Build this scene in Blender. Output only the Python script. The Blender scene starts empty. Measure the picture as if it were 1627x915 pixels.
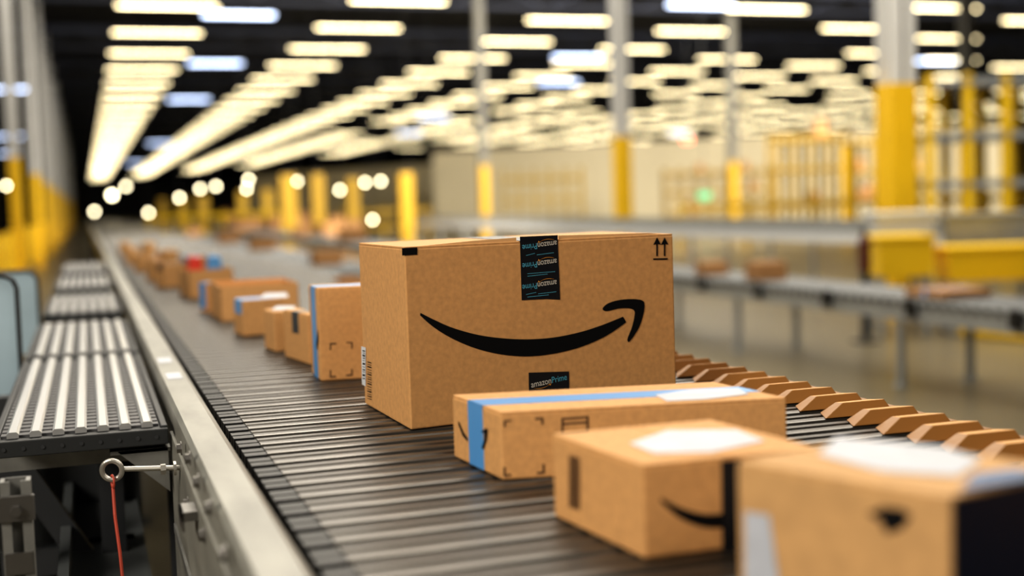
import bpy, bmesh, math, random
from mathutils import Vector, Matrix
random.seed(4)
S = bpy.context.scene
COL = S.collection
S.view_settings.view_transform = 'Standard'
try: S.view_settings.look = 'Medium High Contrast'
except Exception as ex: print('look', ex)
# ------------------------------------------------------------------ camera
W_, H_ = 1627.0, 915.0
F = 2000.0
HB = 0.36            # camera above the belt
ZB = 1.20            # belt height above the floor
ZC = ZB + HB
r_ = math.atan(0.032)
vx, vy = 135 - W_/2, H_/2 - 338
xu = vx*math.cos(r_) + vy*math.sin(r_)
yu = -vx*math.sin(r_) + vy*math.cos(r_)
pit = math.atan(yu/F)
yaw = math.atan(-xu/math.hypot(F, yu))
R3 = Matrix.Rotation(-yaw, 3, 'Z') @ Matrix.Rotation(math.pi/2 - pit, 3, 'X') @ Matrix.Rotation(-r_, 3, 'Z')
CP = Vector((0, 0, ZC))
cam = bpy.data.cameras.new('camera'); co = bpy.data.objects.new('camera', cam); COL.objects.link(co)
co.matrix_world = Matrix.Translation(CP) @ R3.to_4x4()
cam.sensor_width = 36; cam.lens = 36*F/W_
cam.clip_start = 0.05; cam.clip_end = 1000
cam.dof.use_dof = True; cam.dof.focus_distance = 2.06; cam.dof.aperture_fstop = 1.65
S.camera = co
def ray(px, py): return R3 @ Vector(((px-W_/2)/F, (H_/2-py)/F, -1))
def hitz(px, py, z):
    d = ray(px, py); return CP + d*((z-CP.z)/d.z)
def hitx(px, py, x):
    d = ray(px, py); return CP + d*((x-CP.x)/d.x)
def hity(px, py, y):
    d = ray(px, py); return CP + d*((y-CP.y)/d.y)
def at(px, py, f): return CP + ray(px, py)*f
def proj(p):
    c = R3.transposed() @ (Vector(p)-CP); return W_/2 + F*c.x/-c.z, H_/2 - F*c.y/-c.z

# ------------------------------------------------------------------ materials
def mat(name, col, rough=.6, metal=0, noise=0, scale=20, bump=0, emit=None, es=0, stretch=None, spec=None, coat=0):
    m = bpy.data.materials.new(name); m.use_nodes = True
    nt = m.node_tree; b = nt.nodes['Principled BSDF']
    b.inputs['Base Color'].default_value = (*col, 1); b.inputs['Roughness'].default_value = rough
    b.inputs['Metallic'].default_value = metal
    if spec is not None: b.inputs['Specular IOR Level'].default_value = spec
    if coat: b.inputs['Coat Weight'].default_value = coat
    if noise or bump:
        tc = nt.nodes.new('ShaderNodeTexCoord'); mp = nt.nodes.new('ShaderNodeMapping')
        if stretch: mp.inputs['Scale'].default_value = stretch
        nz = nt.nodes.new('ShaderNodeTexNoise'); nz.inputs['Scale'].default_value = scale; nz.inputs['Detail'].default_value = 5
        nt.links.new(tc.outputs['Object'], mp.inputs[0]); nt.links.new(mp.outputs[0], nz.inputs['Vector'])
        if noise:
            rp = nt.nodes.new('ShaderNodeValToRGB')
            rp.color_ramp.elements[0].position = .3; rp.color_ramp.elements[1].position = .7
            rp.color_ramp.elements[0].color = (*[c*(1-noise) for c in col], 1)
            rp.color_ramp.elements[1].color = (*[min(1, c*(1+noise)) for c in col], 1)
            nt.links.new(nz.outputs['Fac'], rp.inputs[0]); nt.links.new(rp.outputs[0], b.inputs['Base Color'])
        if bump:
            bp = nt.nodes.new('ShaderNodeBump'); bp.inputs['Strength'].default_value = bump; bp.inputs['Distance'].default_value = .002
            nt.links.new(nz.outputs['Fac'], bp.inputs['Height']); nt.links.new(bp.outputs[0], b.inputs['Normal'])
    if emit:
        b.inputs['Emission Color'].default_value = (*emit, 1); b.inputs['Emission Strength'].default_value = es
    return m
card = mat('cardboard', (.64, .345, .135), .8, noise=.09, scale=110, bump=.12)
card_edge = mat('cardboard_edge', (.70, .43, .20), .85)
card_pale = mat('cardboard_pale', (.58, .34, .145), .8, noise=.08, scale=50)
ink = mat('black_ink', (.004, .004, .005), .8, spec=.2)
inkbrown = mat('brown_ink', (.09, .045, .02), .7)
tape_blk = mat('black_tape', (.008, .010, .015), .35, bump=.15, scale=120)
tape_blu = mat('blue_tape', (.10, .33, .70), .35)
paper = mat('label_paper', (.50, .52, .58), .5, noise=.08, scale=30)
txt_w = mat('pale_print', (.62, .60, .55), .5)
txt_b = mat('blue_print', (.10, .42, .58), .5)
txt_o = mat('orange_print', (.75, .33, .05), .5)
slatm = mat('slat_aluminium', (.095, .088, .080), .34, metal=.75, noise=.35, scale=7, stretch=(1, 14, 1))
slatdk = mat('dark_gap', (.004, .004, .004), .8)
capm = mat('black_plastic', (.012, .012, .013), .5)
shoem = mat('orange_plastic', (.68, .33, .075), .5, noise=.08, scale=30)
shoem2 = mat('orange_plastic_shade', (.30, .135, .03), .55)  # darker copy of the orange, shade put into the colour
railm = mat('painted_steel', (.26, .255, .228), .45, metal=.25, noise=.24, scale=14, bump=.05, stretch=(1, .3, 1))
railm2 = mat('galvanised_steel', (.28, .28, .27), .42, metal=.6, noise=.18, scale=20)
raillt = mat('pale_grey_steel', (.34, .35, .35), .45, metal=.2, noise=.1, scale=6)
boltm = mat('bolt_steel', (.25, .24, .23), .35, metal=.9)
stripm = mat('bright_strip', (.56, .56, .56), .30, metal=.6)
stripm_d = mat('black_mat', (.020, .022, .024), .55)
greydk = mat('dark_grey_strip', (.075,.075,.08), .5)
bluegrey = mat('blue_grey_panel', (.40, .52, .60), .5, noise=.06, scale=8)
redm = mat('red_cord', (.45, .06, .03), .6)
floorm = mat('concrete_floor', (.125, .105, .066), .34, noise=.12, scale=.8)
ceilm = mat('dark_ceiling', (.008, .009, .015), .9)
beamm = mat('dark_beam', (.035, .042, .070), .7)
wallm = mat('grey_wall', (.12, .12, .12), .9)
creamm = mat('cream_wall', (.80, .71, .50), .8, noise=.05, scale=.4)
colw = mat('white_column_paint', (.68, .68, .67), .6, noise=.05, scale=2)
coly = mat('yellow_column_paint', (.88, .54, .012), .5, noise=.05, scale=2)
colwd = mat('dimmed_column_white', (.13, .125, .11), .7, noise=.05, scale=2)  # column white darkened to offset glare from the added wall lamps
colyd = mat('dimmed_column_yellow', (.45, .27, .008), .6, noise=.05, scale=2)  # column yellow darkened against the same lamp glare
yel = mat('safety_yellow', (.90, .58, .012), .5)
yeld = mat('dimmed_safety_yellow', (.38, .235, .008), .6)  # safety yellow with dimming put into the colour against lamp glare
yeldd = mat('shaded_safety_yellow', (.20, .12, .005), .6)  # deeper dimmed copy, shade put into the rack colour
greym = mat('grey_machine', (.30, .315, .32), .5, noise=.05, scale=4)
rollm = mat('dark_roller', (.14, .145, .15), .45, metal=.3)
whitem = mat('white_machine', (.62, .64, .66), .5)
darkm = mat('dark_steel', (.03, .032, .036), .55)
browm = mat('distant_cardboard', (.38, .20, .08), .85, noise=.15, scale=2)
woodm = mat('pallet_wood', (.30, .19, .09), .8)
redp = mat('red_plastic', (.65, .05, .03), .45)
tubem = mat('warm_tube_glow', (1, .9, .6), .5, emit=(1.0, .83, .49), es=13)
coolm = mat('cool_tube_glow', (.8, .9, 1), .5, emit=(.60, .72, 1.0), es=7)
bulbm = mat('bulb_glow', (1, 1, .9), .5, emit=(1.0, .88, .58), es=18)
fixm = mat('fixture_metal', (.03, .03, .03), .6, metal=.2)

# ------------------------------------------------------------------ mesh helper
class MB:
    def __init__(s): s.v = []; s.f = []; s.m = []
    def quadbox(s, c8, m=0):
        n = len(s.v); s.v += [tuple(c) for c in c8]
        for q in ((0,3,2,1),(4,5,6,7),(0,1,5,4),(1,2,6,5),(2,3,7,6),(3,0,4,7)):
            s.f.append(tuple(n+i for i in q)); s.m.append(m)
        return s
    def box(s, x0, x1, y0, y1, z0, z1, m=0):
        return s.quadbox([(x0,y0,z0),(x1,y0,z0),(x1,y1,z0),(x0,y1,z0),(x0,y0,z1),(x1,y0,z1),(x1,y1,z1),(x0,y1,z1)], m)
    def bar(s, a, b, w, h, m=0, up=Vector((0,0,1))):
        a = Vector(a); b = Vector(b); d = (b-a).normalized()
        if abs(d.dot(up)) > .98: up = Vector((0,1,0))
        x = d.cross(up).normalized(); u = x.cross(d)
        c = []
        for p in (a, b):
            c += [p-x*w/2-u*h/2, p+x*w/2-u*h/2, p+x*w/2+u*h/2, p-x*w/2+u*h/2]
        return s.quadbox(c, m)
    def prism(s, poly, axis, a, b, m=0, caps=True):
        def mk(p, t): return {'x': (t,p[0],p[1]), 'y': (p[0],t,p[1]), 'z': (p[0],p[1],t)}[axis]
        n = len(s.v); k = len(poly)
        s.v += [mk(p, a) for p in poly] + [mk(p, b) for p in poly]
        for i in range(k):
            j = (i+1) % k; s.f.append((n+i, n+j, n+k+j, n+k+i)); s.m.append(m)
        if caps:
            s.f.append(tuple(n+i for i in range(k-1, -1, -1))); s.m.append(m)
            s.f.append(tuple(n+k+i for i in range(k))); s.m.append(m)
        return s
    def tube(s, a, b, r, n=12, m=0, r2=None):
        a = Vector(a); b = Vector(b); d = (b-a).normalized()
        up = Vector((0,0,1)) if abs(d.z) < .9 else Vector((1,0,0))
        x = d.cross(up).normalized(); u = x.cross(d); r2 = r if r2 is None else r2
        k = len(s.v)
        for p, rr in ((a, r), (b, r2)):
            for i in range(n):
                t = 2*math.pi*i/n; s.v.append(tuple(p + x*rr*math.cos(t) + u*rr*math.sin(t)))
        for i in range(n):
            j = (i+1) % n; s.f.append((k+i, k+j, k+n+j, k+n+i)); s.m.append(m)
        s.f.append(tuple(k+i for i in range(n-1,-1,-1))); s.m.append(m)
        s.f.append(tuple(k+n+i for i in range(n))); s.m.append(m)
        return s
    def path(s, pts, r, n=8, m=0):
        for a, b in zip(pts, pts[1:]): s.tube(a, b, r, n, m)
        return s
    def poly(s, pts, m=0):
        n = len(s.v); s.v += [tuple(p) for p in pts]; s.f.append(tuple(range(n, n+len(pts)))); s.m.append(m); return s
    def torus(s, c, R, r, ax, m=0, N=28, n=10):
        ax = Vector(ax).normalized(); up = Vector((0,0,1)) if abs(ax.z) < .9 else Vector((1,0,0))
        e1 = ax.cross(up).normalized(); e2 = ax.cross(e1); k = len(s.v); c = Vector(c)
        for i in range(N):
            t = 2*math.pi*i/N; rd = e1*math.cos(t)+e2*math.sin(t)
            for j in range(n):
                q = 2*math.pi*j/n; s.v.append(tuple(c + rd*(R + r*math.cos(q)) + ax*r*math.sin(q)))
        for i in range(N):
            for j in range(n):
                i2 = (i+1) % N; j2 = (j+1) % n
                s.f.append((k+i*n+j, k+i2*n+j, k+i2*n+j2, k+i*n+j2)); s.m.append(m)
        return s
    def mesh(s, name, mats):
        me = bpy.data.meshes.new(name); me.from_pydata(s.v, [], s.f)
        mats = mats if isinstance(mats, (list, tuple)) else [mats]
        for m in mats: me.materials.append(m)
        for p, i in zip(me.polygons, s.m): p.material_index = i
        bm = bmesh.new(); bm.from_mesh(me); bmesh.ops.recalc_face_normals(bm, faces=bm.faces); bm.to_mesh(me); bm.free()
        return me
    def build(s, name, mats, parent=None, bevel=0, smooth=False):
        o = bpy.data.objects.new(name, s.mesh(name, mats)); COL.objects.link(o)
        if parent: o.parent = parent
        if bevel:
            b = o.modifiers.new('bevel', 'BEVEL'); b.width = bevel; b.segments = 2; b.limit_method = 'ANGLE'
        if smooth:
            for p in o.data.polygons: p.use_smooth = True
        return o
def tag(o, label=None, cat=None, group=None, kind=None):
    if label: o['label'] = label
    if cat: o['category'] = cat
    if group: o['group'] = group
    if kind: o['kind'] = kind
    return o
def empty(name, loc=(0,0,0), rz=0):
    o = bpy.data.objects.new(name, None); COL.objects.link(o); o.location = loc; o.rotation_euler = (0,0,rz)
    o.empty_display_size = .1; return o

# ------------------------------------------------------------------ the room
HC = 7.0                     # luminaires above the camera
ZL = ZC + HC
X0R, X1R, Y0R, Y1R = -14, 110, -6, 330
tag(MB().box(X0R, X1R, Y0R, Y1R, -.2, 0).build('floor', floorm), 'grey brown polished concrete warehouse floor', 'floor', kind='structure')
tag(MB().box(X0R, X1R, Y0R, Y1R, ZL+1.6, ZL+1.8).build('ceiling', ceilm), 'black warehouse roof deck', 'ceiling', kind='structure')
for n, b in (('wall_left', (X0R-.2, X0R, Y0R, Y1R)), ('wall_right', (X1R, X1R+.2, Y0R, Y1R)), ('wall_far', (X0R, X1R, Y1R, Y1R+.2)), ('wall_near', (X0R, X1R, Y0R-.2, Y0R))):
    tag(MB().box(*b, 0, ZL+1.8).build(n, wallm), 'dim grey warehouse outer wall', 'wall', kind='structure')
cx0 = at(690, 320, 75); cx1 = at(1310, 320, 66)
d = (cx1-cx0); cx2 = cx1 + d*.38; d.z = 0; nrm = Vector((-d.y, d.x, 0)).normalized()
m = MB(); c = [Vector((cx0.x, cx0.y, 0)), Vector((cx2.x, cx2.y, 0))]
m.quadbox([c[0], c[1], c[1]+nrm*3, c[0]+nrm*3] + [p+Vector((0,0,4.5)) for p in (c[0], c[1], c[1]+nrm*3, c[0]+nrm*3)])
tag(m.build('wall_inner', creamm), 'long cream partition wall behind the columns', 'wall', kind='structure')
e0 = at(395, 320, 120); e1 = at(700, 320, 100)
d = e1-e0; d.z = 0; nrm = Vector((-d.y, d.x, 0)).normalized(); c = [Vector((e0.x, e0.y, 0)), Vector((e1.x, e1.y, 0))]
m = MB(); m.quadbox([c[0], c[1], c[1]+nrm*3, c[0]+nrm*3] + [p+Vector((0,0,4.6)) for p in (c[0], c[1], c[1]+nrm*3, c[0]+nrm*3)])
tag(m.build('wall_distant', creamm), 'dim distant partition wall behind the yellow posts', 'wall', kind='structure')

# ------------------------------------------------------------------ sorter belt
XA = hitz(510, 915, ZB).x; XB = hitz(1627, 708, ZB).x
XO = hitz(388, 915, ZB).x
PIT = .075
conv = empty('sorter_conveyor', ((XA+XB)/2, 0, 0))
tag(conv, 'long dark slat conveyor carrying the parcels, orange pushers down its right edge', 'conveyor')
cxm = (XA+XB)/2
Ys = .30; NS = 100
def slat_profile():
    h = PIT/2
    return [(-h+.007,-.022),(-h+.007,-.007),(-h+.011,-.001),(-h+.015,0),(-.008,0),(-.005,-.009),(.005,-.009),(.008,0),(h-.015,0),(h-.011,-.001),(h-.007,-.007),(h-.007,-.022)]
def slat_mb(mb, y):
    p = [(a+y, b) for a, b in slat_profile()]
    mb.prism(p, 'x', XA-cxm+.036, XB-cxm, 0)
    mb.box(XA-cxm+.004, XA-cxm+.038, y-PIT*.36, y-.004, -.020, -.002, 1)  # black end caps, widened to imitate the shadow beside the rail
    mb.box(XA-cxm+.004, XA-cxm+.038, y+.004, y+PIT*.36, -.020, -.002, 1)
    return mb
sm = slat_mb(MB(), 0).mesh('slat', [slatm, capm])
def shoe_mb(mb, y):
    xr = XB - cxm; h = PIT/2
    x1, x0 = xr-.004, xr-.086
    a = y-h*.86; b = y+h*.60
    # folded wedge: flat top, sloping nose to the left; shade painted on nose and camera-side face
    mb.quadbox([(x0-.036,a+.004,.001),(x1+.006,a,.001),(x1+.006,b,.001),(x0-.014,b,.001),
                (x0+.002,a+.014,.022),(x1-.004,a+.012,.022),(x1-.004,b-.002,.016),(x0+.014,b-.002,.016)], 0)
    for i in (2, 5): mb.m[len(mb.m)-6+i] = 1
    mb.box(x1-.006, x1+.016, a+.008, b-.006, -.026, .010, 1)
    return mb
shm = shoe_mb(MB(), 0).mesh('pusher_shoe', [shoem, shoem2])
for i in range(NS):
    y = Ys + i*PIT
    o = bpy.data.objects.new('slat', sm); COL.objects.link(o); o.parent = conv; o.location = (0, y, ZB)
    if y < 6.0:
        o = bpy.data.objects.new('pusher_shoe', shm); COL.objects.link(o); o.parent = conv; o.location = (0, y, ZB)
        b = o.modifiers.new('bevel', 'BEVEL'); b.width = .0012; b.segments = 2
ml = MB()
YE = 60.0
k = NS
while Ys + k*PIT < YE:
    slat_mb(ml, Ys+k*PIT); k += 1
o = ml.build('slat_run', [slatm, capm], conv); o.location = (0,0,ZB); tag(o, kind='stuff')
MB().box(XA-cxm-.01, XB-cxm+.01, .1, YE, ZB-.06, ZB-.03).build('under_pan', slatdk, conv)
l = XA-cxm; oo = XO-cxm
prof = [(oo, ZB+.006), (oo+.006, ZB+.014), (l-.020, ZB+.014), (l-.010, ZB+.006), (l-.006, ZB-.03), (l-.012, ZB-.03), (l-.022, ZB+.004), (oo+.004, ZB+.004), (oo+.004, ZB-.135), (oo+.03, ZB-.135), (oo+.03, ZB-.14), (oo, ZB-.14)]
MB().prism(prof, 'y', .1, YE).build('side_rail', railm, conv)
rr = XB-cxm
MB().box(rr+.018, rr+.05, .1, YE, ZB-.16, ZB-.012).build('side_rail', railm2, conv)
yp = hitx(281, 800, XO).y
MB().box(oo-.006, oo, .1, yp, ZB-.70, ZB-.035).build('side_plate', railm, conv, bevel=.001)
MB().box(oo-.010, oo-.006, .1, yp-.05, ZB-.205, ZB-.19).build('plate_rib', railm2, conv)
MB().box(oo-.009, oo-.006, .1, yp-.05, ZB-.30, ZB-.295).build('plate_rib', railm2, conv)
for (px, py) in ((303,728),(317,765),(337,806),(300,800),(360,880),(326,850),(289,712)):
    p = hitx(px, py, XO-.006); mb = MB()
    mb.tube((p.x-cxm-.001, p.y, p.z), (p.x-cxm-.008, p.y, p.z), .0075, 6)
    mb.tube((p.x-cxm-.0005, p.y, p.z), (p.x-cxm-.002, p.y, p.z), .011, 14)
    mb.build('bolt', boltm, conv)
p = hitx(312, 808, XO-.006)
MB().box(p.x-cxm-.022, p.x-cxm, p.y-.030, p.y+.025, p.z-.010, p.z+.004).box(p.x-cxm-.022, p.x-cxm-.018, p.y-.03, p.y+.025, p.z-.024, p.z+.004).build('latch_bracket', boltm, conv, bevel=.001)
for a in ((262,572), (277,597)):
    p = hitz(*a, ZB+.0145)
    MB().box(p.x-cxm-.016, p.x-cxm+.014, p.y-.05, p.y+.05, ZB+.0142, ZB+.0150).build('rail_sticker', paper, conv)
for y in (2.6, 6.5, 10.5, 15, 20, 26, 33, 41, 50):
    for x in (oo+.03, rr+.03):
        MB().box(x-.03, x+.03, y-.03, y+.03, 0, ZB-.13).box(x-.07, x+.07, y-.06, y+.06, 0, .012).build('leg', darkm, conv)
# ------------------------------------------------------------------ eye bolt and cord
pb = hitx(286, 743, XO-.006)
pr = hity(178, 747, pb.y)
mb = MB()
mb.tube(pb, pr + Vector((.018,0,0)), .0042, 12)
mb.torus(pr, .0155, .0042, (0.25,1,0.1))
mb.tube(pb+Vector((-.022,0,0)), pb+Vector((-.030,0,0)), .009, 6)
mb.tube(pb+Vector((-.006,0,0)), pb+Vector((-.010,0,0)), .0115, 16)
tag(mb.build('eye_bolt', mat('bright_bolt', (.5,.48,.44), .35, metal=.8)), 'steel eye bolt sticking out of the conveyor side plate', 'eye bolt')
pe = hity(199, 960, pb.y-.05)
mb = MB(); q = pr + Vector((0,0,-.012))
mb.torus(q+Vector((0,0,-.006)), .010, .0018, (1,.2,0), N=18, n=6)
mb.path([q+Vector((0,0,-.016)), q.lerp(pe, .3)+Vector((-.002,0,0)), q.lerp(pe, .6), pe, pe+Vector((.02,-.02,-.5))], .0026)
tag(mb.build('pull_cord', redm), 'thin red cord hanging from the steel eye bolt', 'cord')

# ------------------------------------------------------------------ roller trays on the left
XT0 = hitz(42, 552, ZB).x; yt0 = hitz(266, 662, ZB).y; yt1 = hitz(216, 553, ZB).y
TW = XO-.012-XT0; TL = yt1-yt0
def tray(y0, L, label, first):
    t = empty('chute_tray', (XT0, y0, ZB-.02))
    tag(t, label, 'conveyor tray')
    mb = MB(); mb.box(0, TW, 0, L, -.012, 0); mb.box(0, TW, -.012, 0, -.026, .002); mb.box(0, .012, 0, L, -.026, .006); mb.box(TW-.012, TW, 0, L, -.026, .006); mb.box(0, TW, L-.012, L, -.026, .004)
    mb.build('tray_frame', stripm_d, t, bevel=.002)
    n = 7; w = (TW-.03)/n
    for i in range(n):
        xa = .015 + w*i
        m2 = MB(); m2.prism([(xa+w*.24,.001),(xa+w*.76,.001),(xa+w*.76,.008),(xa+w*.66,.0115),(xa+w*.34,.0115),(xa+w*.24,.008)], 'y', .02, L-.02)
        m2.build('roller_strip', stripm, t)
    m3 = MB()
    for j in range(int(L/.040)-1):
        y = .03+j*.040
        m3.box(.014, TW-.014, y, y+.026, 0, .0045)
    m3.build('ribbed_mat', greydk, t)
    if first:
        for i in range(9):
            x = .02+i*(TW-.04)/8
            MB().tube((x, -.014, -.012), (x, -.011, -.012), .0035, 8).build('rivet', darkm, t)
    return t
tray(yt0, TL, 'nearest ribbed tray with bright metal strips beside the rail', True)
tr = [('second ribbed tray behind the nearest one', yt1+.06, 1.05), ('third ribbed tray, narrow and blurred, left of the rail', yt1+1.55, 1.1),
      ('fourth ribbed tray far down the left of the rail', yt1+3.2, 1.2), ('fifth ribbed tray, barely visible at the far end', yt1+5.0, 1.4)]
for lb, y, L in tr: tray(y, L, lb, False)
g = MB(); gy = yt0+.01
g.prism([(XO-.012, ZB-.055), (XO-.10, ZB-.055), (XO-.012, ZB-.135)], 'y', gy, gy+.006)
g.box(XO-.11, XO-.008, gy, gy+.035, ZB-.062, ZB-.055)
tag(g.build('gusset_bracket', railm2, bevel=.0008), 'triangular grey gusset under the nearest tray corner', 'bracket')
u = empty('tray_support_frame', (XT0, yt0, 0)); tag(u, 'dark steel frame and legs under the ribbed trays', 'support frame')
for (x, y) in ((-.06, .15), (TW-.12, .5), (-.06, .85), (TW-.12, .95)):
    MB().box(x, x+.05, y, y+.05, 0, ZB-.06).build('leg', darkm, u)
MB().box(-.10, TW-.05, .15, .19, ZB-.10, ZB-.056).build('cross_beam', railm2, u)
MB().box(-.10, TW-.05, .6, .65, ZB-.42, ZB-.36).build('cross_beam', darkm, u)
MB().bar((TW-.28, .55, ZB-.16), (TW-.02, .55, ZB-.62), .03, .05).build('brace', darkm, u)
MB().bar((-.05, .5, ZB-.2), (TW-.2, .9, ZB-.75), .03, .05).build('brace', darkm, u)
MB().box(TW-.18, TW-.03, .05, 1.0, ZB-.50, ZB-.36).box(TW-.20, TW-.18, .05, 1.0, ZB-.52, ZB-.30).build('cable_trough', mat('dim_grey_trough', (.12,.13,.135), .5), u)
MB().box(-.5, TW-.02, 1.00, 1.02, .05, ZB-.08).build('back_panel', stripm_d, u)
ps = at(24, 762, 1.75)
s = empty('strut_post', (ps.x, ps.y, 0)); tag(s, 'short slotted steel strut post at the lower left', 'post')
mb = MB(); zt = ps.z
mb.box(-.020, -.014, -.012, .02, 0, zt).box(.014, .020, -.012, .02, 0, zt).box(-.020, .020, .017, .020, 0, zt).box(-.014, -.007, -.012, -.009, 0, zt).box(.007, .014, -.012, -.009, 0, zt)
mb.build('channel', railm2, s)
MB().box(-.024, .024, -.018, -.012, zt-.055, zt-.02).build('clamp_plate', boltm, s)
MB().tube((0,-.018,zt-.04), (0,-.026,zt-.04), .008, 6).build('bolt', boltm, s)
MB().box(-.018, .018, -.016, -.011, zt-.13, zt-.10).build('spring_nut', boltm, s)
def guard(y, x0, x1, zt, L, label):
    g = empty('safety_screen', (x0, y, 0)); tag(g, label, 'screen')
    w = x1-x0
    MB().prism([(0, ZB-.15), (w, ZB-.15), (w, zt-.03), (w-.008, zt-.008), (w-.03, zt), (0, zt)], 'y', 0, L).build('panel', bluegrey, g)
    pts = [(w+.002, ZB-.15), (w+.003, zt-.03), (w-.007, zt-.007), (w-.03, zt+.003), (0, zt+.003)]
    MB().path([(a, -.003, b) for a, b in pts], .006, 8).build('edge_trim', capm, g)
    for xx in (.02, w-.04): MB().box(xx, xx+.03, 0, L, 0, ZB-.15).build('leg', darkm, g)
ygp = yt1+.03
pg = hity(34, 438, ygp)
guard(ygp, pg.x-.6, min(pg.x, XT0-.01), pg.z, .02, 'blue grey screen with black rounded edge beside the nearest tray')
pg2 = hity(60, 430, yt1+1.5)
guard(yt1+1.47, pg2.x-.4, min(pg2.x, XT0-.01), pg2.z, .02, 'smaller blurred blue grey screen further along the trays')

# ------------------------------------------------------------------ parcels
PARC = []
def solve(P0, d, tgt):
    lo, hi = 0.0, 4.0; s0 = 1 if proj(P0+d*.01)[0] > proj(P0)[0] else -1
    for _ in range(50):
        md = (lo+hi)/2
        if (proj(P0+d*md)[0]-tgt)*s0 < 0: lo = md
        else: hi = md
    return lo
def fit(p0, pl, pr, z, w=.5, smax=0):
    P0, PL, PR = hitz(*p0, z), hitz(*pl, z), hitz(*pr, z)
    aR = math.atan2(PR.y-P0.y, PR.x-P0.x); aL = math.atan2(PL.y-P0.y, PL.x-P0.x)-math.pi/2
    err = aL-aR; sm_ = math.radians(smax); s = max(-sm_, min(sm_, err)); e = err-s
    a = aR + e*w
    ex = Vector((math.cos(a), math.sin(a), 0)); b = a+math.pi/2+s; el = Vector((math.cos(b), math.sin(b), 0))
    W = solve(P0, ex, pr[0]); D = solve(P0, el, pl[0])
    return P0, a, W, D*math.cos(s), -math.tan(s)
class Parcel: pass
def parcel(label, P0, a, W, D, h, seam='x', tape=tape_blk, drop=(.05,.05), group=None, cb=card, open_=False, name='parcel', tw=.05, z=ZB+.001, k=0):
    ex = Vector((math.cos(a), math.sin(a), 0)); ey = Vector((-ex.y, ex.x, 0))
    c = P0 + ex*W/2 + ey*D/2
    P = Parcel(); P.W, P.D, P.h = W, D, h
    P.root = empty(name, (c.x, c.y, z), a)
    P.sh = Matrix(((1,k,0,k*D/2),(0,1,0,0),(0,0,1,0),(0,0,0,1)))
    P.Mi = (Matrix.Translation((c.x, c.y, z)) @ Matrix.Rotation(a, 4, 'Z') @ P.sh).inverted()
    P.o = P.Mi @ CP; PARC.append(P)
    tag(P.root, label, 'box', group)
    x, y = W/2, D/2; t = .003
    if open_:
        MB().box(-x,x,-y,-y+t,0,h).box(-x,x,y-t,y,0,h).box(-x,-x+t,-y,y,0,h).box(x-t,x,-y,y,0,h).box(-x,x,-y,y,0,t).build('carton_body', cb, P.root)
        return P
    MB().box(-x, x, -y, y, 0, h-t).build('carton_body', cb, P.root, bevel=.0025)
    for s in (-1, 1):
        if seam == 'x': b = (-x+.001, x-.001, .001 if s > 0 else -y+.0005, y-.0005 if s > 0 else -.001)
        else: b = (.001 if s > 0 else -x+.0005, x-.0005 if s > 0 else -.001, -y+.001, y-.001)
        MB().box(*b, h-t-.0005, h).build('flap', cb, P.root, bevel=.001)
    if tape:
        m = MB(); e = .0006; q = tw/2
        if seam == 'x':
            m.box(-x-e, x+e, -q, q, h, h+e)
            m.box(-x-e, -x, -q, q, h-drop[0], h+e); m.box(x, x+e, -q, q, h-drop[1], h+e)
        else:
            m.box(-q, q, -y-e, y+e, h, h+e)
            m.box(-q, q, -y-e, -y, h-drop[0], h+e); m.box(-q, q, y, y+e, h-drop[1], h+e)
        m.build('packing_tape', tape, P.root)
    return P
def onface(P, face, px, py, off=.0010):
    d = P.Mi.to_3x3() @ ray(px, py); o = P.o
    if face == 'front': ax, v = 1, -P.D/2-off
    elif face == 'left': ax, v = 0, -P.W/2-off
    else: ax, v = 2, P.h+off
    return o + d*((v-o[ax])/d[ax])
def mark(P, face, polys, m, name, off=.0010):
    mb = MB()
    for pl in polys: mb.poly([onface(P, face, *p, off) for p in pl])
    return mb.build(name, m, P.root)
def spline(pts, closed=False, k=6):
    n = len(pts); out = []
    g = (lambda i: pts[i % n]) if closed else (lambda i: pts[max(0, min(n-1, i))])
    for i in range(n if closed else n-1):
        a, b, c, d = g(i-1), g(i), g(i+1), g(i+2)
        for j in range(k):
            t = j/k
            out.append(tuple(.5*((2*b[q]) + (-a[q]+c[q])*t + (2*a[q]-5*b[q]+4*c[q]-d[q])*t*t + (-a[q]+3*b[q]-3*c[q]+d[q])*t**3) for q in (0, 1)))
    if not closed: out.append(tuple(pts[-1]))
    return out
def smile_strip(P, face, up, lo, arrow, name='smile_print', m=None):
    mb = MB(); up = spline(up); lo = spline(lo)
    U = [onface(P, face, *p) for p in up]; L = [onface(P, face, *p) for p in lo]
    for i in range(len(U)-1): mb.poly([U[i], U[i+1], L[i+1], L[i]])
    if arrow: mb.poly([onface(P, face, *p) for p in spline(arrow, True, 4)])
    return mb.build(name, m or ink, P.root)
def text_me(s, bold=.012):
    cu = bpy.data.curves.new('t', 'FONT'); cu.body = s; cu.offset = bold
    ob = bpy.data.objects.new('t', cu); COL.objects.link(ob)
    dg = bpy.context.evaluated_depsgraph_get(); dg.update()
    me = bpy.data.meshes.new_from_object(ob.evaluated_get(dg)); bpy.data.objects.remove(ob)
    vs = [v.co.copy() for v in me.vertices]; fs = [tuple(p.vertices) for p in me.polygons]
    bpy.data.meshes.remove(me); return vs, fs
TA = text_me('amazon', .006); TP = text_me('Prime', .002)
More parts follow.
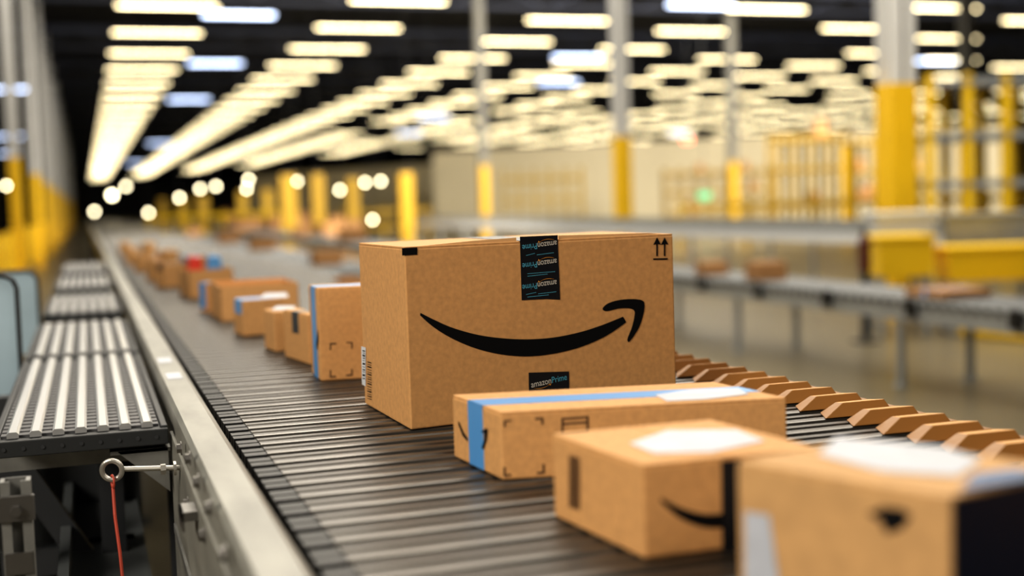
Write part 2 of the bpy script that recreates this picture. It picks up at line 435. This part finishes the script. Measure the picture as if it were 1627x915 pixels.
def logo(P, px, py, width, rot, off=.0014):
    wa = max(v.x for v in TA[0]); wp = max(v.x for v in TP[0]); tot = wa+wp+.05; sc = width/tot
    c = onface(P, 'front', px, py, off); mb = MB()
    def put(v, dz=0):
        x = (v[0]-tot/2)*sc; y = (v[1]-.25)*sc*1.15
        return (c.x + x*math.cos(rot)-y*math.sin(rot), c.y-dz, c.z + x*math.sin(rot)+y*math.cos(rot))
    for (vs, fs), dx, mi in ((TA, 0, 0), (TP, wa+.05, 1)):
        n = len(mb.v); mb.v += [put((v.x+dx, v.y)) for v in vs]
        for f in fs: mb.f.append(tuple(n+i for i in f)); mb.m.append(mi)
    K = 12
    for i in range(K):
        q = []
        for j, sg in ((i,1),(i+1,1),(i+1,-1),(i,-1)):
            t = j/K; x = wa*(.12+.78*t); y = -.12-.16*math.sin(math.pi*t) + (.0 if sg > 0 else -.055*math.sin(math.pi*min(1,t*.9+.1)))
            q.append(put((x, y), .0002))
        mb.poly(q, 2)
    mb.poly([put((wa*.80,-.07), .0002), put((wa*.98,-.04), .0002), put((wa*.93,-.26), .0002), put((wa*.90,-.12), .0002)], 2)
    return mb.build('lettering', [txt_w, txt_b, txt_o], P.root)

# --- the large box
P0, a, W, D, k = fit((653,684), (580,642), (1075,632), ZB, .5, 10)
hbig = .805*HB
B = parcel('large upright cardboard box printed with a big black smile arrow', P0, a, W, D, hbig, 'y', None, cb=card, k=k)
def front_tape(P, quad, name='packing_tape', m=tape_blk):
    return mark(P, 'front', [quad], m, name, .0008)
front_tape(B, [(826,376),(886,373.5),(890,476),(868,475),(829,477)])
tl = onface(B, 'front', 825.5, 376); t2 = onface(B, 'front', 886, 374)
MB().box(tl.x, t2.x, -D/2-.0008, D/2, B.h, B.h+.0008).build('packing_tape', tape_blk, B.root)
front_tape(B, [(840,592),(904,590),(905,650),(841,656)])
ppx = (onface(B,'front',880,430)-onface(B,'front',840,430)).length/40
for y in (389, 418, 452): logo(B, 857.5, y, 55*ppx, math.pi+.07)
logo(B, 872.5, 606, 58*ppx, .10)
mb = []
for y0, x0, x1 in ((404,836,850),(403,853,880),(433,838,882),(437,838,870),(466,836,852),(465,855,884),(470,838,872)):
    mb.append([(x0,y0+1.5),(x1,y0-2),(x1,y0-1.2),(x0,y0+2.3)])
mark(B, 'front', mb, txt_b, 'fine_print', .0014)
up = [(668,497),(690,508),(720,521),(760,532),(800,537.5),(840,539),(880,536),(920,528),(955,517),(990,503)]
lo = [(667.5,501),(688,519),(717,537),(755,553),(797,563),(840,566),(884,561),(926,550),(964,533),(995,512)]
smile_strip(B, 'front', up, lo, [(958,489),(966,482),(982,477),(1003,475),(1020,477),(1024,484),(1022,500),(1015,521),(1001,542),(997,541),(998,535),(1004,520),(1008,503),(1008,494),(1001,490),(984,490),(966,494),(959,493)])
mark(B, 'front', [[(638.5,394),(663,393),(663,404.5),(639,406)]], ink, 'corner_bar', .001)
mark(B, 'front', [[(1038,410.5),(1061,410),(1061,412.5),(1038,413)]] +
     [[(x-1.2,407),(x-1.2,388),(x-6,389),(x,377),(x+6,388.5),(x+1.2,387.8),(x+1.2,407)] for x in (1044,1056)], ink, 'this_way_up_arrows', .001)
mark(B, 'left', [[(574,550),(581,552),(581,614),(575,610)]], mat('white_label', (.75,.76,.80), .5), 'barcode_label', .001)
mark(B, 'left', [[(576,y),(580,y+1),(580,y+1+w),(576,y+w)] for y, w in ((556,2),(560,1),(563,3),(568,1.5),(572,1),(576,3),(582,1),(586,2),(590,1),(594,3),(600,1.5))], ink, 'label_barcode', .0013)
mark(B, 'left', [[(583.5,y),(590,y+2.0),(590,y+2.0+w),(583.5,y+w)] for y, w in ((574,1.5),(578,1),(581,2),(586,1),(590,1),(593,2),(598,1),(601,1.5),(605,1),(608,2),(613,1),(617,1),(620,2),(625,1),(628,1.5),(632,1))], ink, 'barcode', .0012)
MB().prism([(-W/2+.03, B.h), (tl.x-.004, B.h), (tl.x-.004, B.h+.006), (-W/2+.12, B.h+.004)], 'y', -D/2+.004, -D/2+.0065).build('flap_lip', card_edge, B.root)
MB().prism([(t2.x+.004, B.h), (W/2-.02, B.h), (W/2-.05, B.h+.003), (t2.x+.004, B.h+.006)], 'y', -D/2+.004, -D/2+.0065).build('flap_lip', card_edge, B.root)

# --- flat box in front
h1 = .088
P0, a, W, D, k = fit((795,656), (718,632), (1250,637), ZB+h1, .5, 17)
P1 = parcel('long flat cardboard box with blue tape, in front of the large box', P0, a, W, D, h1, 'x', tape_blu, (.087,.03), tw=.050, cb=card, k=k)
mark(P1, 'top', [[(1040,627),(1100,619),(1172,617),(1190,626),(1120,634),(1060,637)]], paper, 'shipping_label')
mark(P1, 'front', [[(892,664),(935,661),(935,664),(892,667)],[(892,672),(935,669),(935,672),(892,675)],[(892,664),(895,664),(895,690),(892,690)],[(932,661),(935,661),(935,686),(932,686)],[(892,687),(935,683),(935,686),(892,690)]], inkbrown, 'carton_stamp')
for q in ([(800,742),(803,742),(803,754),(812,753),(812,756),(800,757)],[(862,737),(865,737),(865,752),(853,753),(853,750),(862,749)],[(800,668),(812,667),(812,669),(803,670),(803,678),(800,678)],[(850,664),(863,663),(863,674),(860,674),(860,666),(850,667)]):
    mark(P1, 'front', [q], inkbrown, 'corner_mark')
mark(P1, 'left', [[(728,668),(736,686),(743,697),(743,702),(735,692),(728,674)]], ink, 'smile_print')
mark(P1, 'left', [[(764,686),(772,680),(775,683),(773,700),(768,714),(765,712),(769,698),(769,688)]], ink, 'arrow_print')

# --- second flat box, blurred
h2 = .0945
P0, a, W, D, k = fit((1020,740), (877,690), (1300,712), ZB+h2, .5, 8)
P2 = parcel('blurred flat box with dark smile ahead of the blue taped box', P0, a, W, D, h2, 'y', None, (.085,.03), cb=card, tw=.045, k=k, z=ZB+.001)
mark(P2, 'top', [[(1000,704),(1060,683),(1170,682),(1215,700),(1130,718),(1040,720)]], paper, 'shipping_label')
mark(P2, 'front', [[(1146,732),(1180,729),(1180,880),(1148,882)]], tape_blk, 'packing_tape', .0008)
mark(P2, 'left', [[(904+i*3,722+i),(905.6+i*3,722.5+i),(905.6+i*3,806+i),(904+i*3,805+i)] for i in range(6)], inkbrown, 'barcode')
smile_strip(P2, 'front', [(1050,791),(1075,804),(1100,813),(1125,817),(1150,816)], [(1050,797),(1075,819),(1100,832),(1125,838),(1150,838)], None)

# --- nearest box at the right
h3 = .13
P0, a, W, D, k = fit((1510,792), (1170,738), (1705,750), ZB+h3, .5, 8)
P3 = parcel('nearest blurred box in the lower right corner, black tape on its end', P0, a, W, D, h3, 'y', None, (.12,.12), cb=card_pale, tw=.10, k=k)
mark(P3, 'top', [[(1300,722),(1330,694),(1500,710),(1560,730),(1520,756),(1400,748)]], paper, 'shipping_label')
mark(P3, 'left', [[(1378,816),(1402,806),(1432,808),(1447,820),(1432,840),(1408,848),(1400,828)]], ink, 'arrow_print')
mark(P3, 'left', [[(1183,812),(1222,818),(1236,915),(1236,960),(1183,960)]], paper, 'side_label')
mark(P3, 'front', [[(1514,794),(1650,765),(1650,950),(1514,990)]], mat('navy_tape', (.010,.014,.035), .4), 'packing_tape', .0008)
mark(P3, 'top', [[(1525,778),(1548,752),(1610,744),(1690,752)]], mat('dim_blue_tape', (.03,.10,.25), .4), 'blue_tape_patch', .0016)

# --- queue behind the large box
def hh(x, yb, yt): return HB*(yb-yt)/(yb-(338-.032*(x-135)))
def small(label, p0, pl, pr, yt, w=.5, **k):
    P0, a, W, D, kk = fit(p0, pl, pr, ZB, w, 6)
    return parcel(label, P0, a, W, D, hh(p0[0], p0[1], yt), k=kk, **k)
Q = small('tall box with blue tape edge just left of the large box', (510,606), (496,597), (640,599), 458, .4, seam='x', tape=tape_blu, drop=(.19,.03), tw=.06)
mb = MB(); yq = Q.D/2
mb.prism([(-yq*.95, .085), (-yq*.45, .060), (-yq*.45, .075), (-yq*.95, .105)], 'x', -Q.W/2-.0016, -Q.W/2-.0010)
mb.build('smile_print', ink, Q.root)
for q in ([(524,545),(534,544.5),(534,547),(526,547.5),(526,556),(524,556)],[(560,543),(550,543.5),(550,545),(558,545),(558,554),(560,554)],[(524,600),(534,599.5),(534,597),(526,597.5),(526,588),(524,588)],[(560,597),(550,597.5),(550,595),(558,594.5),(558,586),(560,586)]):
    mark(Q, 'front', [q], inkbrown, 'corner_mark')
small('small box with black tape second in the row behind', (492,580), (453,568), (520,578), 500, .6, seam='x', tape=tape_blk, drop=(.05,.05))
Q = small('small box with a white label on top, third in the row', (438,560), (421,551), (478,556), 496, .5, seam='x', tape=None)
mark(Q, 'top', [[(430,492),(440,486),(470,486),(466,492)]], paper, 'shipping_label')
Q = small('box with wide blue tape on top, fourth in the row', (388,535), (373,524), (450,529), 478, .5, seam='x', tape=tape_blu, drop=(.04,.03), tw=.09)
mark(Q, 'top', [[(412,473),(422,466),(455,465),(458,472)]], paper, 'shipping_label')
small('wide open-topped box behind the blue taped box', (352,512), (336,500), (476,505), 455, .5, open_=True)
small('little box with blue tape on its side left of the open box', (328,497), (319,490), (350,494), 450, .5, tape=tape_blu, drop=(.09,.03))
O = small('open box holding red and blue packets', (302,475), (286,465), (372,470), 430, .5, open_=True)
for mt, x, lb in ((redp, -.03, 'red packet sticking out of the open box'), (tape_blu, .05, 'blue packet beside the red one in the open box')):
    wx = Matrix.Translation(O.root.location) @ Matrix.Rotation(O.root.rotation_euler.z, 4, 'Z')
    q = wx @ Vector((x, 0, .008))
    t = MB().prism([(-.03,0),(.03,0),(.034,O.h*.7),(.026,O.h+.04),(-.024,O.h+.045),(-.034,O.h*.6)], 'y', -.025, .025).build('packet', mt, bevel=.006)
    t.location = q; tag(t, lb, 'packet')
far = [((262,458),(248,450),(292,454),420,'plain brown box behind the box of red and blue packets',tape_blk),
       ((243,447),(233,441),(262,445),413,'small brown box at the left edge of the far queue',None),
       ((222,432),(213,427),(238,430),404,'tiny blurred box farther down the belt left side',None),
       ((300,448),(288,441),(330,445),408,'blurred box with blue tape far down the belt centre',tape_blu),
       ((206,420),(199,416),(222,418),394,'blurred distant box where the belt narrows',None),
       ((262,430),(252,425),(285,428),398,'blurred distant box right of the narrowing belt',None),
       ((196,406),(190,403),(208,405),385,'last visible box near the vanishing end of the belt',None),
       ((232,410),(224,407),(248,409),386,'farthest box on the right of the belt',None)]
for p0, pl, pr_, yt, lb, tp in far:
    small(lb, p0, pl, pr_, yt, .5, tape=tp, drop=(.03,.03))

# ------------------------------------------------------------------ other conveyors
def conveyor(x, w, y0, y1, zt, label, rail=railm2, guards=False, legstep=2.6, dp=.12, detail=False):
    r = empty('roller_conveyor', (x, y0, 0)); tag(r, label, 'conveyor')
    L = y1-y0
    for xx in (0, w-.04):
        MB().box(xx, xx+.04, 0, L, zt-dp, zt+.02).box(xx-.012, xx+.052, 0, L, zt-dp-.01, zt-dp).build('side_rail', rail, r)
    mb = MB(); k = 0
    step = .12 if L < 25 else .3
    while k*step < L-.1:
        mb.tube((.04, .06+k*step, zt+.005), (w-.04, .06+k*step, zt+.005), .030, 8); k += 1
    mb.build('roller_bed', rollm, r)
    if detail:
        mb = MB(); k = 0
        while k*.12 < L-.1:
            mb.box(-.012, 0, .04+k*.12, .09+k*.12, zt-.035, zt+.012); k += 1
        tag(mb.build('bearing_caps', capm, r), kind='stuff')
        for j in range(int(L/1.15)):
            MB().prism([(-.05,zt-.10),(.05,zt-.10),(.06,zt-.03),(.03,zt+.03),(-.03,zt+.03),(-.06,zt-.03)], 'x', -.05, -.012).build('drive_cap', capm, r).location = (0, .5+j*1.15, 0)
    n = max(2, int(L/legstep))
    for i in range(n+1):
        y = .1 + i*(L-.2)/n
        for xx in (.0, w-.05):
            MB().box(xx, xx+.05, y-.025, y+.025, 0, zt-dp).box(xx-.03, xx+.08, y-.05, y+.05, 0, .012).build('leg', greym, r)
    if guards:
        MB().box(0, .03, 0, L, zt+.05, zt+guards).build('guide_guard', greym, r)
    return r
X2 = hitz(1525, 635, 0); z2 = .67
conveyor(X2.x, .7, 3.0, 24, z2, 'grey roller conveyor on legs to the right of the orange pushers', rail=raillt, dp=.13, detail=True)
conveyor(10.2, .8, 9, 40, .92, 'higher pale conveyor behind the grey legged conveyor', rail=whitem, guards=.20)
conveyor(2.5, .8, 13.5, 45, .80, 'distant grey conveyor right behind the queue of boxes', rail=railm2)
conveyor(4.6, .8, 16, 50, .80, 'farther grey conveyor parallel to the belt', rail=railm2)
def onconv(px, x, zt, W, D, h, label, mt=browm, tp=None):
    p = hitx(px, 430, x)
    return parcel(label, Vector((x, p.y, 0)), random.uniform(-.15,.15), W, D, h, tape=tp, cb=mt, z=zt+.036)
onconv(1205, X2.x+.1, z2, .30, .3, .17, 'blurred brown box on the grey roller conveyor left part')
onconv(1120, X2.x+.1, z2, .26, .3, .13, 'blurred brown box at the far end of grey roller conveyor')
onconv(1500, X2.x+.1, z2, .42, .5, .06, 'flat parcel with blue tape on the grey roller conveyor', browm, tape_blu)
for i, (px, x, s) in enumerate(((300,2.6,.4),(350,2.6,.45),(400,2.6,.4),(500,2.6,.35),(545,4.7,.5),(470,4.7,.45),(380,4.7,.4))):
    p = hitx(px, 430, x)
    parcel('blurred brown box on the distant conveyors behind the queue', Vector((x, p.y, 0)), 0, s, s*.9, s*.5, tape=None, cb=browm, z=.836, group='brown boxes on the distant conveyors')

# ------------------------------------------------------------------ columns
def column(x, y, w, label, group=None, ztop=ZL+1.6, yz=2.76, dim=False):
    c = empty('steel_column', (x, y, 0), 0); tag(c, label, 'column', group)
    t = w*.12; q = w/2
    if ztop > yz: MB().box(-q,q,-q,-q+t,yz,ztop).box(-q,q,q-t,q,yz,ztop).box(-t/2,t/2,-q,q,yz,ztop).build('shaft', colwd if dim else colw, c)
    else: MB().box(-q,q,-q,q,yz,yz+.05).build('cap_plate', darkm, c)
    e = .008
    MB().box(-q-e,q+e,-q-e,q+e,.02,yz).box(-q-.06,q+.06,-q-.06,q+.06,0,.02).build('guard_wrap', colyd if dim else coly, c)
    return c
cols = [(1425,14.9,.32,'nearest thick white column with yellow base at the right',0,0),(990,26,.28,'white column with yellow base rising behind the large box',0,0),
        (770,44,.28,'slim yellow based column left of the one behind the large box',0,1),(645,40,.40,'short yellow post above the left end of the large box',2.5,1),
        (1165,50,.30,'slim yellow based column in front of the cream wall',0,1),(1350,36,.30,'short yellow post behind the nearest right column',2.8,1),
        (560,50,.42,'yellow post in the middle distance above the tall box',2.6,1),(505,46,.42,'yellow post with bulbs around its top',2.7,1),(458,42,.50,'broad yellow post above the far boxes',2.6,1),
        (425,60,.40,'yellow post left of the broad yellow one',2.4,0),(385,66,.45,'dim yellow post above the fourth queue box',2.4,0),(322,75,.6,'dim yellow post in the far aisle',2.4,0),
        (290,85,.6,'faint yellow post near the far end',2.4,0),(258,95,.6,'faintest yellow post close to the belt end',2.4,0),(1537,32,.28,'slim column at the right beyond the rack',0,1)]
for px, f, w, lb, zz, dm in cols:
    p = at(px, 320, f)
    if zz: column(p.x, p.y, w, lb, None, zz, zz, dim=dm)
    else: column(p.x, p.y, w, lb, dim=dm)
for i in range(12):
    column(-1.35, 28.6+i*12.0, .22, 'white column with yellow base in the receding left row', 'columns in the left row')
g = empty('guard_rail', (-1.6, 14, 0)); tag(g, 'long yellow guard rail beneath the left row of columns', 'guard rail')
MB().box(-.25, -.13, 0, 120, .62, 1.10).build('rail_beam', yel, g); MB().box(-.25, -.13, 0, 120, .10, .58).build('rail_beam', yel, g)
for i in range(31): MB().box(-.27, -.11, i*4, i*4+.12, 0, 1.15).build('post', yel, g)

# ------------------------------------------------------------------ ceiling lights
def strip(L, w, glow, h=.045):
    me = MB().box(-L/2, L/2, -w/2, w/2, -h+.01, .01).mesh('tube', glow)
    hm = MB().prism([(-w*.7, .01), (w*.7, .01), (w*.4, .09), (-w*.4, .09)], 'x', -L/2-.04, L/2+.04).box(-L*.3-.01, -L*.3+.01, -.01, .01, .09, 1.55).box(L*.3-.01, L*.3+.01, -.01, .01, .09, 1.55).mesh('reflector', fixm)
    return me, hm
me, hm = strip(.48*HC, .12, tubem, .040); mec, hmc = strip(.36*HC, .36, coolm, .07)
def fixture(x, y, a, b, lb, gp):
    r = empty('ceiling_light', (x, y, ZL)); tag(r, lb, 'ceiling light', gp)
    for n, md in (('tube', a), ('reflector', b)):
        o = bpy.data.objects.new(n, md); COL.objects.link(o); o.parent = r
rows = [(.44, 5.5, .97, 36, 'leftmost'), (1.53, 5.2, .97, 34, 'second'), (2.65, 4.9, .92, 32, 'third'), (3.62, 5.3, .90, 28, 'fourth'), (4.65, 5.2, .84, 24, 'fifth'),
        (5.65, 5.6, .84, 21, 'sixth'), (6.65, 6.0, .84, 20, 'seventh'), (7.7, 6.5, .84, 19, 'eighth'), (8.7, 7.2, .86, 18, 'ninth'), (9.7, 7.8, .9, 16, 'tenth'), (10.8, 8.6, .95, 13, 'eleventh'), (12.0, 9.5, 1.0, 12, 'twelfth'), (13.2, 10.4, 1.0, 11, 'thirteenth')]
for x, y0, st, n, nm in rows:
    for i in range(n):
        if x > 2.5 and random.random() < .08: continue
        fixture(x*HC, (y0+st*i)*HC, me, hm, 'warm white tube light in the %s ceiling row from the left' % nm, '%s row of ceiling lights' % nm)
for px, py in ((380,36),(343,110),(300,165),(255,232),(215,262),(1113,20),(888,138),(1080,215),(1475,140),(1487,105),(650,216),(690,192),(5,150),(12,222),(14,248),(918,100)):
    p = hitz(px, py, ZL-.3)
    fixture(p.x, p.y, mec, hmc, 'bluish white tube light among the warm rows', 'bluish ceiling lights')
for i, (px, py, f) in enumerate(((178,310,60),(150,336,70),(236,338,60),(285,314,55),(343,296,50),(318,300,60),(392,300,50),(472,288,48),(505,312,46),(652,302,45),(592,349,50),(690,348,50),(540,302,55),(10,295,40),(22,320,40),(460,310,50),(200,296,75),(395,285,60),(580,290,60),(605,288,52))):
    p = at(px, py, f); b = empty('pendant_lamp', (p.x, p.y, p.z)); tag(b, 'small round glowing pendant lamp in the far background', 'lamp', 'far pendant lamps')
    mb = MB(); R = (.0021 if px == 178 else .0014)*f
    for j in range(6):
        a0 = math.pi*j/6; a1 = math.pi*(j+1)/6
        mb.tube((0,0,R*math.cos(a1)), (0,0,R*math.cos(a0)), max(.004, R*math.sin(a1)), 12, 0, max(.004, R*math.sin(a0)))
    mb.build('bulb', bulbm, b); MB().tube((0,0,R), (0,0,ZL+1.6-p.z), .012, 6).build('cord', darkm, b)
for i in range(16):
    y = 20+i*14
    b = MB(); b.box(X0R, X1R, y-.12, y+.12, ZL+1.25, ZL+1.58).box(X0R, X1R, y-.1, y+.1, ZL+.55, ZL+.7)
    for j in range(31): b.bar((X0R+j*4, y, ZL+.62), (X0R+j*4+2, y, ZL+1.4), .08, .08); b.bar((X0R+j*4+2, y, ZL+1.4), (X0R+j*4+4, y, ZL+.62), .08, .08)
    tag(b.build('roof_truss', beamm), 'dark steel roof truss crossing the ceiling', 'truss', 'roof trusses')

# ------------------------------------------------------------------ right-hand background
def bin_(px0, px1, yt, yb, f, label, mt, nm='storage_bin', cat='bin', dp=.6):
    a = at(px0, yt, f); b = at(px1, yt, f); lo = at((px0+px1)/2, yb, f).z; w = (b-a).length
    ang = math.atan2(b.y-a.y, b.x-a.x); r = empty(nm, (a.x, a.y, 0), ang); tag(r, label, cat)
    zt = (a.z+b.z)/2
    MB().quadbox([(.03,.03,lo),(w-.03,.03,lo),(w-.03,dp-.03,lo),(.03,dp-.03,lo),(0,0,zt-.04),(w,0,zt-.04),(w,dp,zt-.04),(0,dp,zt-.04)]).build('body', mt, r)
    MB().box(-.02, w+.02, -.02, dp+.02, zt-.05, zt).build('rim', mt, r, bevel=.01)
    for x in (.04, w-.09):
        for y in (.05, dp-.1): MB().box(x, x+.05, y, y+.05, 0, lo).build('leg', greym, r)
bin_(1396,1484,374,440,13.0,'square yellow bin in front of the nearest right column',yel)
bin_(1508,1660,390,446,12.95,'wide yellow bin at the right edge',yel, dp=.5)
bin_(1392,1488,336,372,13.8,'pale grey cabinet above the square yellow bin',whitem,'control_cabinet','cabinet',.45)
bin_(1503,1680,336,388,13.65,'wide grey panel cabinet behind the wide yellow bin',raillt,'control_cabinet','cabinet',.2)
p = at(1374, 430, 12.7); e = empty('fire_extinguisher', (p.x, p.y, 0)); tag(e, 'dark red extinguisher on a stand left of the square yellow bin', 'fire extinguisher')
MB().tube((0,0,p.z), (0,0,p.z+.30), .06, 14).tube((0,0,p.z+.30), (0,0,p.z+.36), .06, 14, 0, .03).build('cylinder', mat('dull_red', (.10,.02,.012), .4), e)
MB().tube((0,0,p.z+.36), (0,0,p.z+.42), .025, 8).box(-.06,.03,-.01,.01,p.z+.40,p.z+.43).build('valve', capm, e)
MB().box(-.03,.03,-.03,.03,0,p.z).box(-.10,.10,-.10,.10,0,.02).build('stand', darkm, e)
a = hitz(1532, 532, 0); b = hitz(1700, 548, 0)
mb = MB(); mb.bar(a+Vector((0,0,.12)), b+Vector((0,0,.12)), .2, .24)
tag(mb.build('floor_barrier', yel, bevel=.03), 'low yellow floor barrier at the right edge', 'barrier')
def rack(px0, px1, f, zt, label, n=3, mt=yel, beams=(1.2,2.4,3.6), fill=.6, pw=.07):
    a = at(px0, 310, f); b = at(px1, 310, f); w = (b-a).length; ang = math.atan2(b.y-a.y, b.x-a.x)
    r = empty('storage_rack', (a.x, a.y, 0), ang); tag(r, label, 'rack')
    for i in range(n+1):
        for y in (0, 1.1): MB().box(w*i/n-pw, w*i/n+pw, y, y+.1, 0, zt).build('upright', mt, r)
    for z in beams:
        if z < zt:
            MB().box(0, w, 0, .06, z, z+.13).box(0, w, 1.14, 1.2, z, z+.13).build('beam', greym if mt is yel else mt, r)
            MB().box(0, w, .06, 1.14, z+.09, z+.12).build('shelf_deck', darkm, r)
            for i in range(n*2):
                if random.random() < fill:
                    x = w*(i+.2)/(n*2); ww = w/(n*2)*.65
                    MB().box(x, x+ww, .1, .9, z+.13, z+.13+random.uniform(.3,.6)).build('stacked_cartons', browm, r)
rack(1480, 1720, 21, 3.4, 'tall rack with yellow uprights at the right edge', 4, yel, (1.5, 2.3, 3.2), 0)
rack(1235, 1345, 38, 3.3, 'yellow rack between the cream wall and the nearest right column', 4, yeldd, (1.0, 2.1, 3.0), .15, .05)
rack(1360, 1480, 42, 3.3, 'darkened yellow rack seen past the nearest right column', 4, yeldd, (1.0, 2.0, 3.0), .15, .05)
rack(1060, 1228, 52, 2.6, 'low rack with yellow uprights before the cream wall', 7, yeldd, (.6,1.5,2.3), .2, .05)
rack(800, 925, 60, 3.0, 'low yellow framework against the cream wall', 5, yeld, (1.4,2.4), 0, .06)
def fence(px0, px1, f, label, mt=yel):
    a = at(px0, 320, f); b = at(px1, 320, f); w = (b-a).length; ang = math.atan2(b.y-a.y, b.x-a.x)
    r = empty('safety_fence', (a.x, a.y, 0), ang); tag(r, label, 'fence')
    for z in (.5, 1.15): MB().box(0, w, 0, .08, z, z+.14).build('rail', mt, r)
    n = int(w/2.0)+1
    for i in range(n+1): MB().box(w*i/n-.05, w*i/n+.05, -.01, .09, 0, 1.4).build('post', mt, r)
fence(235, 470, 58, 'yellow safety fence in the far aisle')
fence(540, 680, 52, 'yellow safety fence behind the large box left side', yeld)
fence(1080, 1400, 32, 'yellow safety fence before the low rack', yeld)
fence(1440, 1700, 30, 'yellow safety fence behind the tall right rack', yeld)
pal = [(6.9,36,1.2,.9),(6.9,46,1.3,1.1),(6.9,53,1.3,1.0),(9.2,47,1.3,1.0),(9.2,56,1.3,1.2),(7.2,64,1.3,1.2),(8.0,74,1.4,1.3)]
for x, y, w, h in pal:
    r = empty('pallet_load', (x, y, 0), random.uniform(-.1,.1))
    tag(r, 'blurred pallet stacked with brown cartons in the far background', 'pallet', 'pallet loads in the background')
    mb = MB(); mb.box(-w/2, w/2, -.5, .5, .10, .14)
    for yy in (-.45, -.05, .35): mb.box(-w/2, w/2, yy, yy+.1, 0, .10)
    mb.build('pallet', woodm, r)
    for j in range(2):
        for k in range(2):
            MB().box(-w/2+j*w/2+.02, j*w/2-.02, -.45, .45, .14+k*h/2, .14+(k+1)*h/2-.01-.15*(j*k)).build('carton', browm, r)
for px, py, f, s_, m_, lb in ((1093,222,50,.08,mat('red_glow',(.8,.1,.05),.5,emit=(1,.15,.08),es=7),'small red glowing sign below the ceiling lights'),(1120,311,45,.12,mat('green_glow',(.05,.3,.15),.5,emit=(.15,.7,.4),es=.3),'small green glowing sign before the cream wall')):
    p = at(px, py, f); r = empty('hanging_sign', p); tag(r, lb, 'sign')
    MB().box(-s_*2, s_*2, 0, .1, -s_, s_).build('sign_face', m_, r); MB().box(-.01, .01, .04, .06, s_, ZL+1.6-p.z).build('rod', darkm, r)

# bake the slight lean of the parcels
for P in PARC:
    if abs(P.sh[0][1]) > 1e-6:
        for c in P.root.children: c.data.transform(P.sh)

# ------------------------------------------------------------------ lights
def added_lamp(loc, tgt, sx, sy, P, col):  # unseen lamp, added out of frame for its light
    l = bpy.data.lights.new('lamp', 'AREA'); l.shape = 'RECTANGLE'; l.size = sx; l.size_y = sy; l.energy = P; l.color = col
    o = bpy.data.objects.new('lamp', l); COL.objects.link(o); o.location = loc
    o.rotation_euler = (Vector(tgt)-Vector(loc)).to_track_quat('-Z', 'Y').to_euler(); return o
warm = (1, .92, .79)
added_lamp((-3.0, -.3, ZC+1.9), (.6, 2, ZB), 1.5, 1.2, 165, warm)  # added key from the left, brightens the boxes and their left faces
added_lamp((.9, -2.0, ZC+1.8), (.9, 2, ZB), 1.4, 1.0, 28, warm)  # added fill for the front faces of the boxes
added_lamp((.8, 2.6, ZC+3.4), (.8, 2.6, 0), 3.6, .8, 95, warm)  # added overhead light for the parcels and belt
added_lamp((.8, 8.0, ZC+5.0), (.8, 8.0, 0), 3.6, 3.0, 300, warm)
added_lamp((8, 12, ZL-.2), (8, 12, 0), 12, 12, 1900, warm)  # large added overhead light for the floor, above the frame
added_lamp((6, 27, ZL-.2), (6, 27, 0), 16, 10, 2100, warm)
wc = (cx0+cx1)/2
for x, y, pw_ in ((9,28,3800),(18,31,3800),(27,32,3000)):  # added out of frame to brighten the cream partition
    added_lamp((x, y, ZL-.3), (wc.x+(x-18)*.8, wc.y, .5), 5, 2, pw_, warm)
w = bpy.data.worlds.new('world'); S.world = w; w.use_nodes = True
w.node_tree.nodes['Background'].inputs[0].default_value = (.5,.55,.7,1); w.node_tree.nodes['Background'].inputs[1].default_value = .05
